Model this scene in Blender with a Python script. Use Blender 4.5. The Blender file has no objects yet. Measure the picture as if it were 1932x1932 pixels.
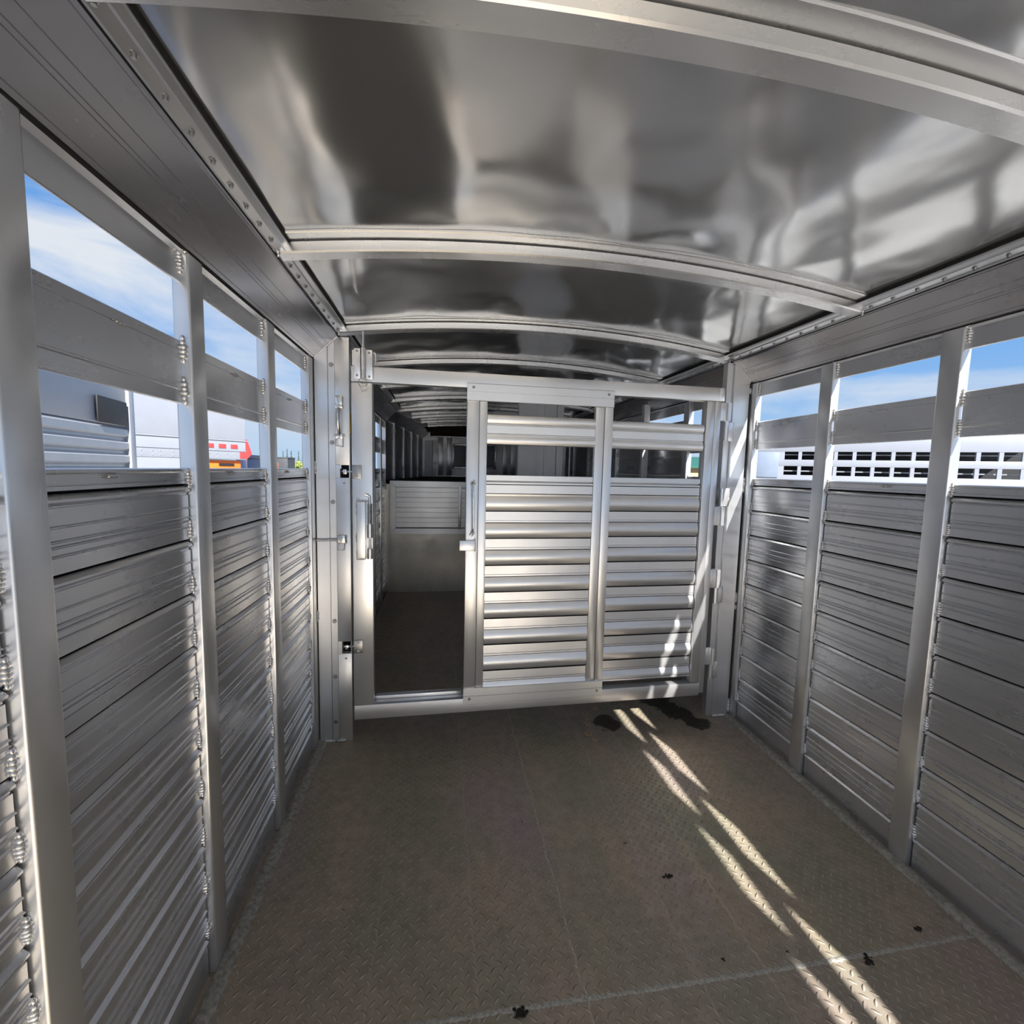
import bpy, bmesh, math, random
from mathutils import Vector, Matrix, noise
random.seed(7)
sc = bpy.context.scene
col = sc.collection
R = math.radians

# ------------------------------------------------------------------ camera
cam_d = bpy.data.cameras.new('camera'); cam = bpy.data.objects.new('camera', cam_d); col.objects.link(cam)
cR = Vector((0.98786767, -0.15360831, 0.02284646)); cU = Vector((-0.00831999, 0.09455385, 0.99548498)); cF = Vector((0.15507498, 0.98359751, -0.09212867))
m = Matrix((cR, cU, -cF)).transposed().to_4x4(); m.translation = Vector((0.554, 0, 1.294)); cam.matrix_world = m
cam_d.sensor_width = 36; cam_d.sensor_fit = 'HORIZONTAL'; cam_d.lens = 15.87; cam_d.clip_start = 0.02; cam_d.clip_end = 500
sc.camera = cam

# ------------------------------------------------------------------ sky
SKY = 1.15
w = bpy.data.worlds.new('sky'); sc.world = w; w.use_nodes = True
nt = w.node_tree; N = nt.nodes; L = nt.links; N.clear()
out = N.new('ShaderNodeOutputWorld'); bg = N.new('ShaderNodeBackground'); L.new(bg.outputs[0], out.inputs[0])
tc = N.new('ShaderNodeTexCoord'); sep = N.new('ShaderNodeSeparateXYZ'); L.new(tc.outputs['Generated'], sep.inputs[0])
gr = N.new('ShaderNodeValToRGB'); L.new(sep.outputs[2], gr.inputs[0])
e = gr.color_ramp.elements
e[0].position = 0.0; e[0].color = (.50, .74, 1.0, 1)
e[1].position = 0.7; e[1].color = (.10, .27, .72, 1)
k = gr.color_ramp.elements.new(.22); k.color = (.22, .50, .98, 1)
mp = N.new('ShaderNodeMapping'); mp.inputs['Scale'].default_value = (1.6, 1.6, 4.5); L.new(tc.outputs['Generated'], mp.inputs[0])
nz = N.new('ShaderNodeTexNoise'); nz.inputs['Scale'].default_value = 1.7; nz.inputs['Detail'].default_value = 7; nz.inputs['Roughness'].default_value = .55
nz.inputs['Distortion'].default_value = .5; L.new(mp.outputs[0], nz.inputs['Vector'])
cr = N.new('ShaderNodeValToRGB'); L.new(nz.outputs[0], cr.inputs[0])
cr.color_ramp.elements[0].position = .38; cr.color_ramp.elements[1].position = .64
mx = N.new('ShaderNodeMix'); mx.data_type = 'RGBA'; fd = N.new('ShaderNodeMapRange'); L.new(sep.outputs[2], fd.inputs[0]); fd.inputs[1].default_value = .02; fd.inputs[2].default_value = .16; fd.inputs[3].default_value = .25; fd.inputs[4].default_value = 1
ml = N.new('ShaderNodeMath'); ml.operation = 'MULTIPLY'; L.new(cr.outputs[0], ml.inputs[0]); L.new(fd.outputs[0], ml.inputs[1]); L.new(ml.outputs[0], mx.inputs[0]); L.new(gr.outputs[0], mx.inputs[6]); mx.inputs[7].default_value = (.86, .92, 1.0, 1)
L.new(mx.outputs[2], bg.inputs[0]); bg.inputs[1].default_value = SKY

# ------------------------------------------------------------------ sun: behind the camera and a little to the right
sd = bpy.data.lights.new('sun', 'SUN'); so = bpy.data.objects.new('sun', sd); col.objects.link(so)
sd.energy = 18; sd.color = (1, .965, .91); sd.angle = R(.53)
EL, AZ = R(36.7), R(16.0)
ldir = Vector((-math.sin(AZ) * math.cos(EL), math.cos(AZ) * math.cos(EL), -math.sin(EL)))
so.rotation_euler = ldir.to_track_quat('-Z', 'Y').to_euler()
so.location = (3, -6, 6)

sc.view_settings.view_transform = 'Standard'; sc.view_settings.look = 'None'; sc.view_settings.gamma = 1
sc.view_settings.use_curve_mapping = False
sc.view_settings.exposure = -0.40
sc.cycles.max_bounces = 12; sc.cycles.diffuse_bounces = 6; sc.cycles.glossy_bounces = 10
sc.cycles.use_denoising = True
sc.cycles.sample_clamp_indirect = 6
sc.cycles.blur_glossy = 1.0

# ------------------------------------------------------------------ materials
class NT:
    def __init__(s, name):
        s.m = bpy.data.materials.new(name); s.m.use_nodes = True; s.t = s.m.node_tree; s.n = s.t.nodes; s.l = s.t.links
        s.b = s.n['Principled BSDF']
    def new(s, t, **kw):
        x = s.n.new(t)
        for k_, v in kw.items():
            if k_ in x.inputs: x.inputs[k_].default_value = v
            else: setattr(x, k_, v)
        return x
    def tex(s, scale=(1, 1, 1), kind='Object'):
        t = s.new('ShaderNodeTexCoord'); mpp = s.new('ShaderNodeMapping'); mpp.inputs['Scale'].default_value = scale
        s.l.new(t.outputs[kind], mpp.inputs[0]); return mpp.outputs[0]
    def noise(s, vec, scale, detail=3, rough=.5):
        x = s.new('ShaderNodeTexNoise'); x.inputs['Scale'].default_value = scale; x.inputs['Detail'].default_value = detail; x.inputs['Roughness'].default_value = rough
        s.l.new(vec, x.inputs['Vector']); return x.outputs[0]
    def math(s, op, a, b=None, c=None, clamp=False):
        x = s.new('ShaderNodeMath'); x.operation = op; x.use_clamp = clamp
        for i, v in enumerate((a, b, c)):
            if v is None: continue
            if isinstance(v, (int, float)): x.inputs[i].default_value = v
            else: s.l.new(v, x.inputs[i])
        return x.outputs[0]
    def ramp(s, f, lo, hi, a, b):
        x = s.new('ShaderNodeMapRange'); s.l.new(f, x.inputs[0]); x.inputs[1].default_value = lo; x.inputs[2].default_value = hi
        x.inputs[3].default_value = a; x.inputs[4].default_value = b; return x.outputs[0]
    def mix(s, f, a, b):
        x = s.new('ShaderNodeMix'); x.data_type = 'RGBA'
        for sock, v in ((x.inputs[0], f), (x.inputs[6], a), (x.inputs[7], b)):
            if isinstance(v, (int, float)): sock.default_value = v
            elif isinstance(v, tuple): sock.default_value = (*v, 1)
            else: s.l.new(v, sock)
        return x.outputs[2]
    def bump(s, h, strength, dist=.001, prev=None):
        x = s.new('ShaderNodeBump'); x.inputs['Strength'].default_value = strength; x.inputs['Distance'].default_value = dist
        s.l.new(h, x.inputs['Height'])
        if prev is not None: s.l.new(prev, x.inputs['Normal'])
        return x.outputs[0]

def alu(name, base=(.80, .81, .81), rough=.3, brush=(30, 1.5, 600), bstr=.25, wave=0, wscale=3, dirt=.12, wdist=.02, aniso=0, spread=(0, 0, 1)):
    """bare aluminium with fine drawing lines along the axis of the smallest brush scale"""
    s = NT(name); b = s.b; b.inputs['Metallic'].default_value = .84
    v = s.tex(brush); f = s.noise(v, 1.0, 4, .6)
    g = s.noise(s.tex((1, 1, 1)), 6, 4, .6)
    c = s.mix(s.ramp(g, .35, .75, 0, dirt * 2.2), base, tuple(x * .62 for x in (base[0], base[1] * .985, base[2] * .95)))
    c = s.mix(s.ramp(f, .3, .75, 0, .05), c, tuple(x * .8 for x in base))
    s.l.new(c, b.inputs['Base Color'])
    r = s.math('ADD', s.ramp(f, .25, .75, rough * .96, rough * 1.05), s.ramp(g, .4, .8, 0, dirt))
    s.l.new(r, b.inputs['Roughness'])
    n = s.bump(f, bstr, .0006) if bstr else None
    if wave:
        h = s.noise(s.tex((1, .8, .6)), wscale, 1.5, .4); n = s.bump(h, wave, wdist, n)
    if n is not None: s.l.new(n, b.inputs['Normal'])
    if aniso:   # drawn metal scatters light across its drawing lines
        b.inputs['Anisotropic'].default_value = aniso
        cx_ = s.new('ShaderNodeCombineXYZ')
        for i in range(3): cx_.inputs[i].default_value = spread[i]
        s.l.new(cx_.outputs[0], b.inputs['Tangent'])
    return s.m

def plain(name, c, rough=.5, metal=0, nscale=20, var=.15, bump=.1):
    s = NT(name); b = s.b
    f = s.noise(s.tex(), nscale, 4, .6)
    s.l.new(s.mix(s.ramp(f, .3, .7, 0, 1), c, tuple(x * (1 - var) for x in c)), b.inputs['Base Color'])
    b.inputs['Roughness'].default_value = rough; b.inputs['Metallic'].default_value = metal
    s.l.new(s.bump(f, bump, .002), b.inputs['Normal'])
    return s.m

M = {}
M['slat'] = alu('wall_slat_aluminium', (.72, .73, .76), .27, (90, .5, 90), 0, 0, 4, .05, aniso=.6, spread=(.17, .13, 1))
M['post'] = alu('post_aluminium', (.80, .81, .83), .28, (120, 120, 1.0), 0, 0, 3, .10, aniso=.6, spread=(1, .9, .05))
M['gate_h'] = alu('gate_slat_aluminium', (.85, .855, .865), .33, (.6, 120, 120), 0, 0, 6, .06, aniso=.5, spread=(.17, .13, 1))
M['gate_v'] = alu('gate_stile_aluminium', (.87, .88, .90), .30, (120, 120, 1.0), 0, 0, 3, .06, aniso=.5, spread=(1, .31, .07))
M['jamb'] = alu('jamb_aluminium', (.82, .83, .85), .32, (120, 120, 1.0), 0, 0, 3, .08, aniso=.5, spread=(1, .31, .07))
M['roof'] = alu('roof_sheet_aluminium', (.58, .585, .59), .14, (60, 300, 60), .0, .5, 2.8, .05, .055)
M['bow'] = alu('roof_bow_aluminium', (.80, .80, .80), .26, (.8, 120, 120), 0, 0, 3, .06, aniso=.5, spread=(.17, .13, 1))
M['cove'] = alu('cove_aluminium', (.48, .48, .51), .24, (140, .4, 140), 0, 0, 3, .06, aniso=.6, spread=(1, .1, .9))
M['rail'] = alu('roof_rail_aluminium', (.70, .71, .73), .28, (120, 1.2, 120), .0, 0, 3, .10)
M['brightened'] = plain('brightened_aluminium', (.90, .91, .94), .42, .1, 10, .06, .03)  # sunlit brightness of the divider gate put into the base colour
M['weld'] = plain('weld_metal', (.80, .80, .80), .28, 1, 180, .35, .6)
M['steel'] = plain('zinc_plated_steel', (.78, .78, .78), .2, 1, 60, .2, .15)
M['bolt'] = plain('dull_bolt_steel', (.45, .45, .45), .35, 1, 90, .3, .2)
M['dark'] = plain('dark_recess_shade', (.015, .014, .013), .8, 0, 40, .4, .2)  # shade of joints, creases and latch slots put into the colour
M['nose'] = alu('nose_sheet_aluminium', (.66, .65, .66), .36, (120, 120, 1.5), 0, .1, 3, .2)
M['bulk'] = alu('bulkhead_sheet_aluminium', (.70, .67, .61), .28, (60, 60, 60), 0, .35, 2.5, .2, .02)
M['strip'] = plain('dusty_floor_edge_metal', (.50, .48, .42), .6, .25, 70, .55, .5)
M['brass'] = plain('brass_plate', (.55, .36, .10), .4, .8, 30, .2, .1)
M['dirt'] = plain('dried_mud', (.035, .028, .02), .95, 0, 90, .5, .6)
M['straw'] = plain('wood_shaving', (.80, .58, .32), .8, 0, 60, .3, .4)
M['seam'] = plain('floor_weld_bead', (.66, .64, .57), .5, .45, 140, .5, .9)

def floor_mat():
    s = NT('diamond_tread_plate'); b = s.b
    tcn = s.new('ShaderNodeTexCoord'); sp = s.new('ShaderNodeSeparateXYZ'); s.l.new(tcn.outputs['Object'], sp.inputs[0])
    X, Y = sp.outputs[0], sp.outputs[1]
    p = .0235
    u = s.math('DIVIDE', s.math('ADD', X, Y), math.sqrt(2) * p); v = s.math('DIVIDE', s.math('SUBTRACT', X, Y), math.sqrt(2) * p)
    iu = s.math('FLOOR', u); iv = s.math('FLOOR', v)
    du = s.math('SUBTRACT', s.math('SUBTRACT', u, iu), .5); dv = s.math('SUBTRACT', s.math('SUBTRACT', v, iv), .5)
    par = s.math('MODULO', s.math('ADD', s.math('ABSOLUTE', s.math('ADD', iu, iv)), .001), 2)
    par = s.math('GREATER_THAN', par, .5)
    def sw(a, c):  # par ? a : c
        return s.math('ADD', s.math('MULTIPLY', par, a), s.math('MULTIPLY', s.math('SUBTRACT', 1, par), c))
    a = sw(du, dv); c = sw(dv, du)
    q = s.math('ADD', s.math('POWER', s.math('DIVIDE', s.math('ABSOLUTE', a), .5), 2), s.math('DIVIDE', s.math('ABSOLUTE', c), .17))
    h = s.math('SUBTRACT', 1, q, clamp=True)
    h = s.math('POWER', h, .6)
    fine = s.noise(s.tex(), 420, 3, .6)
    big = s.noise(s.tex((1, .6, 1)), 3.2, 4, .6); big2 = s.noise(s.tex((1.4, .5, 1)), 1.9, 3, .5); big3 = s.noise(s.tex((1, 1, 1)), 24, 4, .65)
    c0 = s.mix(s.ramp(big, .38, .62, 0, 1), (.50, .405, .30), (.37, .345, .255))
    c0 = s.mix(s.ramp(big2, .48, .68, 0, .8), c0, (.42, .335, .33))
    c0 = s.mix(s.ramp(big3, .4, .75, 0, .45), c0, (.24, .205, .155))
    c0 = s.mix(s.math('MULTIPLY', h, .35), c0, (.68, .65, .57))
    c0 = s.mix(s.ramp(fine, .6, .8, 0, .35), c0, (.09, .078, .06))
    # thin pale lines where plank joints below have rubbed the plate, wandering a little
    wob = s.math('MULTIPLY', s.math('SUBTRACT', s.noise(s.tex(), 14, 3, .6), .5), .03)
    xs = s.math('ADD', X, wob); lines = None
    for x0, wd, st in ((.385, .0035, .35), (.652, .004, .35), (.918, .0035, .9), (1.226, .004, .55), (1.405, .005, .6), (1.56, .003, .3)):
        ln = s.math('SUBTRACT', 1, s.math('DIVIDE', s.math('ABSOLUTE', s.math('SUBTRACT', xs, x0)), wd), clamp=True)
        ln = s.math('MULTIPLY', ln, st); lines = ln if lines is None else s.math('MAXIMUM', lines, ln)
    lines = s.math('MULTIPLY', lines, s.ramp(big3, .42, .6, .1, 1))
    c0 = s.mix(lines, c0, (.72, .69, .58))
    # wet stains
    dx = s.math('MULTIPLY', s.math('SUBTRACT', s.noise(s.tex(), 18, 3), .5), .10); wet = None
    for (x0, y0, rx, ry, sh) in ((1.415, 2.125, .075, .075, 0), (1.82, 2.20, .085, .14, .35), (1.885, 2.06, .07, .05, 0), (1.77, 2.36, .10, .12, 0)):
        xx = s.math('SUBTRACT', s.math('ADD', X, dx), x0); yy = s.math('SUBTRACT', s.math('ADD', Y, dx), y0)
        xx = s.math('ADD', xx, s.math('MULTIPLY', yy, sh))
        qq = s.math('ADD', s.math('POWER', s.math('DIVIDE', xx, rx), 2), s.math('POWER', s.math('DIVIDE', yy, ry), 2))
        mk = s.ramp(qq, .75, 1.05, 1, 0); wet = mk if wet is None else s.math('MAXIMUM', wet, mk)
    wet = s.math('MINIMUM', s.math('MAXIMUM', wet, 0), 1)
    c0 = s.mix(s.math('MULTIPLY', wet, .85), c0, (.022, .018, .014))
    s.l.new(c0, b.inputs['Base Color'])
    b.inputs['Metallic'].default_value = .35
    r = s.math('SUBTRACT', s.math('ADD', s.ramp(big3, .3, .7, .46, .62), s.math('MULTIPLY', fine, .08)), s.math('MULTIPLY', h, .14))
    s.l.new(r, b.inputs['Roughness'])
    n = s.bump(h, .85, .0036); n = s.bump(fine, .25, .0006, n)
    s.l.new(n, b.inputs['Normal'])
    return s.m
M['floor'] = floor_mat()

# ------------------------------------------------------------------ helpers
wm = {}
def thing(name, label, cat, loc=(0, 0, 0), rz=0, group=None):
    o = bpy.data.objects.new(name, None); col.objects.link(o); o.location = loc; o.rotation_euler = (0, 0, rz)
    o.empty_display_size = .05
    o['label'] = label; o['category'] = cat
    if group: o['group'] = group
    wm[o] = Matrix.Translation(loc) @ Matrix.Rotation(rz, 4, 'Z'); return o
def finish(me, ang=32):
    me.shade_smooth(); me.set_sharp_from_angle(angle=R(ang))
def mesh(name, bm, mat, ang=32):
    me = bpy.data.meshes.new(name); bmesh.ops.recalc_face_normals(bm, faces=bm.faces); bm.to_mesh(me); bm.free()
    for mm in (mat if isinstance(mat, (list, tuple)) else [mat]): me.materials.append(mm)
    finish(me, ang); return me
def part(name, bm, mat, parent=None, world=True, label=None, ang=32, base=None):
    """one mesh object; with world=True the verts are world coordinates and are moved into the parent's frame"""
    if parent is not None and world and parent in wm: bm.transform(wm[parent].inverted())
    if parent is None:
        if base is None:
            zs = [v.co for v in bm.verts]; base = Vector((sum(c.x for c in zs) / len(zs), sum(c.y for c in zs) / len(zs), min(c.z for c in zs)))
        bm.transform(Matrix.Translation(-Vector(base)))
    o = bpy.data.objects.new(name, mesh(name, bm, mat, ang)); col.objects.link(o)
    if parent is not None: o.parent = parent; wm[o] = wm[parent]
    else: o.location = base; wm[o] = Matrix.Translation(base)
    if label: o['label'] = label
    return o
def inst(name, me, parent, p, rot=(0, 0, 0), sc_=1):
    """an object sharing mesh data, at world point p"""
    o = bpy.data.objects.new(name, me); col.objects.link(o); o.parent = parent
    o.location = wm[parent].inverted() @ Vector(p); o.rotation_euler = rot
    o.scale = (sc_,) * 3 if isinstance(sc_, (int, float)) else sc_; return o
def struct(o): o['kind'] = 'structure'; return o
def tag(o, label, cat, group=None):
    o['label'] = label; o['category'] = cat
    if group: o['group'] = group
    return o
def B(): return bmesh.new()
def box(bm, x0, x1, y0, y1, z0, z1, bev=.002, seg=2, mt=None):
    r = bmesh.ops.create_cube(bm, size=1); vs = r['verts']
    mt_ = Matrix.Translation(((x0 + x1) / 2, (y0 + y1) / 2, (z0 + z1) / 2)) @ Matrix.Diagonal((abs(x1 - x0), abs(y1 - y0), abs(z1 - z0), 1))
    bmesh.ops.transform(bm, matrix=mt_, verts=vs)
    nv = set(vs)
    if bev:
        es = list({e_ for v in vs for e_ in v.link_edges})
        rr = bmesh.ops.bevel(bm, geom=es, offset=min(bev, .45 * min(abs(x1 - x0), abs(y1 - y0), abs(z1 - z0))), segments=seg, affect='EDGES', profile=.5)
        nv = set(rr['verts']) | {v for v in vs if v.is_valid}
    if mt is not None: bmesh.ops.transform(bm, matrix=mt, verts=list(nv))
    return bm
def tube(bm, p0, p1, r, n=12, cap=True, r2=None):
    p0, p1 = Vector(p0), Vector(p1); d = p1 - p0
    q = d.to_track_quat('Z', 'Y').to_matrix().to_4x4()
    bmesh.ops.create_cone(bm, cap_ends=cap, segments=n, radius1=r, radius2=r if r2 is None else r2, depth=d.length, matrix=Matrix.Translation((p0 + p1) / 2) @ q)
    return bm
def path(bm, pts, r, n=8):
    """round rod swept through points"""
    pts = [Vector(p) for p in pts]; rings = []
    up = Vector((0, 0, 1)); last = None
    for i, p in enumerate(pts):
        t = (pts[min(i + 1, len(pts) - 1)] - pts[max(i - 1, 0)]).normalized()
        a = last if last is not None else (up.cross(t) if abs(t.z) < .95 else Vector((1, 0, 0)))
        a = (a - t * a.dot(t)).normalized(); last = a; bq = t.cross(a)
        rings.append([bm.verts.new(p + (a * math.cos(2 * math.pi * k_ / n) + bq * math.sin(2 * math.pi * k_ / n)) * r) for k_ in range(n)])
    for i in range(len(rings) - 1):
        for k_ in range(n): bm.faces.new((rings[i][k_], rings[i][(k_ + 1) % n], rings[i + 1][(k_ + 1) % n], rings[i + 1][k_]))
    bm.faces.new(rings[0]); bm.faces.new(rings[-1][::-1]); return bm
def prism(bm, prof, axis, a, b, dark=None):
    """closed profile swept along an axis. axis 'x': prof=(y,z); 'y': prof=(x,z); 'z': prof=(x,y)"""
    f = {'x': lambda t, p: (t, p[0], p[1]), 'y': lambda t, p: (p[0], t, p[1]), 'z': lambda t, p: (p[0], p[1], t)}[axis]
    A = [bm.verts.new(f(a, p)) for p in prof]; Bv = [bm.verts.new(f(b, p)) for p in prof]; n = len(prof)
    for i in range(n):
        f_ = bm.faces.new((A[i], A[(i + 1) % n], Bv[(i + 1) % n], Bv[i]))
        if dark and dark(prof[i], prof[(i + 1) % n]): f_.material_index = 1      # shade of the narrow joints painted on their inner faces
    bm.faces.new(A[::-1]); bm.faces.new(Bv); return bm
def ball(bm, p, s, u=8, v=6):
    bmesh.ops.create_uvsphere(bm, u_segments=u, v_segments=v, radius=1, matrix=Matrix.Translation(p) @ Matrix.Diagonal((*s, 1))); return bm
def bolt_mesh():
    bm = B(); tube(bm, (0, 0, 0), (0, -.0025, 0), .0105, 16); tube(bm, (0, -.002, 0), (0, -.0075, 0), .0072, 6, r2=.0068); return mesh('hex_bolt', bm, M['bolt'])
def bead_mesh(seed):
    """a short vertical run of welded metal, heaped in ripples"""
    rnd = random.Random(seed); bm = B(); n = 6
    for i in range(n):
        t = i / (n - 1) * 2 - 1; wdt = .0078 * math.sqrt(max(.15, 1 - .75 * t * t)) * rnd.uniform(.85, 1.15)
        ball(bm, (rnd.uniform(-.0008, .0008), 0, t * .0175), (wdt, wdt * .9, .0052), 10, 6)
    return mesh('weld_bead', bm, M['weld'], 60)
BEAD = [bead_mesh(i) for i in range(4)]
def bead(parent, p, rot=(0, 0, 0), s=1):
    return inst('weld_bead', BEAD[random.randrange(4)], parent, p, rot, (s * random.uniform(.85, 1.15), s, s * random.uniform(.85, 1.2)))
BOLT = bolt_mesh()
def rivet_mesh():
    bm = B(); tube(bm, (0, 0, 0), (0, 0, -.0016), .0058, 12); tube(bm, (0, 0, -.001), (0, 0, -.007), .0038, 6); return mesh('rivet', bm, M['bolt'])
RIVET = rivet_mesh()

W = 2.1; YR = -1.95; YF = 4.74; PIT = .1265
ZP, ZB0, ZB1, ZH, ZC, ZL = 1.2816, 1.424, 1.563, 1.688, 1.760, 1.856

# ------------------------------------------------------------------ floor
bm = B()
vs = [bm.verts.new(p) for p in ((-.05, YR, 0), (W + .05, YR, 0), (W + .05, YF, 0), (-.05, YF, 0))]; bm.faces.new(vs)
ret = bmesh.ops.extrude_face_region(bm, geom=list(bm.faces)); bmesh.ops.translate(bm, vec=(0, 0, -.05), verts=[v for v in ret['geom'] if isinstance(v, bmesh.types.BMVert)])
fl = struct(part('floor', bm, M['floor'], base=(0, 0, 0)))
bm = B(); rnd = random.Random(3); prev = None; nseg = 420     # welded joint between two floor sheets
rows = []
for i in range(nseg + 1):
    x = .02 + (W - .04) * i / nseg; y = .953 + .004 * math.sin(x * 3.1) + rnd.uniform(-.0012, .0012); wd = .0062 + rnd.uniform(-.0020, .0020); hh = .0016 + rnd.uniform(-.0007, .0007)
    rows.append([bm.verts.new((x, y + t * wd, .0002 + hh * (1 - t * t))) for t in (-1, -.5, 0, .5, 1)])
for i in range(nseg):
    for j in range(4): bm.faces.new((rows[i][j], rows[i + 1][j], rows[i + 1][j + 1], rows[i][j + 1]))
part('weld_seam', bm, M['seam'], fl, ang=80, label='pale weld line across the floor')
bm = B(); box(bm, .02, W - .02, 3.879, 3.885, 0, .0015, 0)
part('weld_seam', bm, M['seam'], fl)
for side, x0, x1 in (('left', .0, .034), ('right', W - .034, W)):
    bm = B(); rnd = random.Random(5); n = 300; rr = []
    inner = x1 if side == 'left' else x0; outer = x0 if side == 'left' else x1; sgn = 1 if side == 'left' else -1
    for i in range(n + 1):
        y = YR + (YF - .01 - YR) * i / n
        rr.append([bm.verts.new(p) for p in ((outer, y, .0), (outer, y, .012), (outer + sgn * .002, y, .0135), (outer + sgn * .026, y, .0115), (inner + rnd.uniform(-.002, .002), y, .0005))])
    for i in range(n):
        for j in range(4): bm.faces.new((rr[i][j], rr[i + 1][j], rr[i + 1][j + 1], rr[i][j + 1]))
    struct(part('baseboard_' + side, bm, M['strip'], ang=50))

# ------------------------------------------------------------------ side walls
def plank_profile(top=1.2816):
    """(depth towards the inside, z) list down one wall panel of interlocking extruded planks"""
    P = [(-.001, top), (.003, top - .002), (.003, top - .007), (.0, top - .010), (.0, top - .0245), (-.0035, top - .0250), (-.0035, top - .0272), (0, top - .028), (0, top - .034)]
    z = 1.2465
    P += [(0, z + .0005), (-.013, z)]
    while z > .22:
        P += [(-.013, z - .003), (-.004, z - .0045), (.0045, z - .0125), (.0045, z - .0165), (.0, z - .0185), (-.003, z - .0225), (-.003, z - .0245), (0, z - .0255)]
        for rz_ in (.052, .074, .0825, .0965):
            P += [(0, z - rz_), (.0034, z - rz_ - .0016), (.0036, z - rz_ - .0026), (-.0028, z - rz_ - .0030), (-.0028, z - rz_ - .0046), (0, z - rz_ - .0050)]
        P += [(0, z - .1185), (0, z - PIT + .0005), (-.013, z - PIT)]
        z -= PIT
    P += [(-.0075, z - .003), (.0035, z - .012), (.0035, z - .015), (0, z - .017), (0, .0)]
    return P
PLK = plank_profile()
PX = .018           # the panels sit this far behind the inner face of the posts
def wall(side, posts, solid=None):
    s = 1 if side == 'left' else -1; X0 = 0 if side == 'left' else W
    fx = lambda d: X0 + s * d
    bm = B()          # thin outer skin below the window openings
    box(bm, fx(-.055), fx(-.036), YR, YF, -.05, ZP - .004, 0); box(bm, fx(-.055), fx(-.0235), YR, YF, ZC + .004, ZC + .10, 0)
    wl = struct(part('wall_' + side, bm, M['slat'], base=(X0, 0, 0)))
    edges = sorted(posts); bays = []
    prev = YR
    for y0 in edges: bays.append((prev, y0 - .0045)); prev = y0 + .063 + .0
    bays.append((prev, YF))
    for (a, b) in bays:
        if b - a < .02: continue
        bm = B(); prof = [(fx(-.035), -.0)] + [(fx(-PX + d), z) for d, z in reversed(PLK)] + [(fx(-.035), ZP)]
        dk = lambda p_, q_: min(s * (p_[0] - X0), s * (q_[0] - X0)) < -PX - .010 and max(s * (p_[0] - X0), s * (q_[0] - X0)) < -PX + .003 and abs(p_[1] - q_[1]) < .0045 and .12 < p_[1] < ZP - .02
        prism(bm, prof, 'y', a + .001, b, dk); part('slat_panel', bm, [M['slat'], M['dark']], wl)
        bm = B(); box(bm, fx(-.0352), fx(-.030), b, b + .012, 0, ZP - .002, 0); part('joint_gap', bm, M['dark'], wl)  # dark strip painting the shadow in the gap beside the post
        if solid and a > solid[0] - .1 and b < solid[1] + .4:
            bm = B(); prof = [(fx(-.04), ZP)]
            zz = ZP; 
            for kk in range(3): prof += [(fx(-.026), zz + .001), (fx(-.018), zz + .010), (fx(-.018), zz + .118)]; zz += .121
            prof += [(fx(-.04), zz)]
            prism(bm, prof, 'y', a, b); part('window_slat', bm, M['slat'], wl)
        else:
            bm = B()
            prof = [(fx(-.0225), ZB0), (fx(-PX - .002), ZB0), (fx(-PX), ZB0 + .002), (fx(-PX), ZB0 + .030), (fx(-PX + .0015), ZB0 + .032), (fx(-PX + .0015), ZB0 + .035), (fx(-PX), ZB0 + .037), (fx(-PX), ZB1 - .024), (fx(-PX - .0018), ZB1 - .0235),
                    (fx(-PX - .0018), ZB1 - .0215), (fx(-PX), ZB1 - .021), (fx(-PX), ZB1 - .002), (fx(-PX - .002), ZB1), (fx(-.0225), ZB1)]
            prism(bm, prof, 'y', a + .001, b); part('window_slat', bm, M['slat'], wl)
    bm = B()
    prism(bm, [(fx(-.0225), ZH), (fx(-PX - .002), ZH), (fx(-PX), ZH + .002), (fx(-PX), ZC - .012), (fx(-.006), ZC - .006), (fx(-.006), ZC + .004), (fx(-.0225), ZC + .004)], 'y', YR, YF)
    part('header_rail', bm, M['slat'], wl)
    bm = B(); box(bm, fx(-.006), fx(.0006), YR, YF, ZC - .0062, ZC - .0026, 0); part('joint_gap', bm, M['dark'], wl)  # painted shade line along the crease under the cove
    for y0 in edges:
        bm = B(); box(bm, fx(-PX - .018), fx(0), y0, y0 + .063, .0, ZC - .003, .0045, 3)
        ps = part('post', bm, M['post'], wl)
        if y0 > .3:
            k_ = 0; zz = 1.262
            while zz > .12: bead(ps, (fx(-PX + .001), y0 - .002, zz + random.uniform(-.004, .004)), s=1.05); zz -= PIT
            for zz in (ZB1 - .018, ZB0 + .030, ZC - .030): bead(ps, (fx(-PX + .001), y0 - .002, zz), s=1.2)
            bead(ps, (fx(-.006), y0 + .002, ZC - .006), (R(80), 0, 0), .9)
    for (a, b) in bays:
        if b > .4 and b - a > .1:
            yy = a + (b - a) * .38
            inst('weld_bead', BEAD[1], wl, (fx(-PX + .001), yy, ZP - .014), (R(90), 0, 0), (.7, .6, 1.1))
            inst('weld_bead', BEAD[2], wl, (fx(-PX + .001), yy + .05, ZB1 - .022), (R(90), 0, 0), (.6, .6, 1.0))
    return wl
LP = [1.137 + .461 * k_ for k_ in (-7, -6, -5, -4, -3, -2, -1, 0, 1)] + [2.059, 2.52, 2.98, 3.44, 3.93, 4.36]
RP = [1.632 + .458 * k_ for k_ in (-8, -7, -6, -5, -4, -3, -2, -1, 0)] + [2.083, 2.70, 3.33, 3.90, 4.36]
wall('left', LP); wall('right', RP, solid=(2.76, 4.36))

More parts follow.
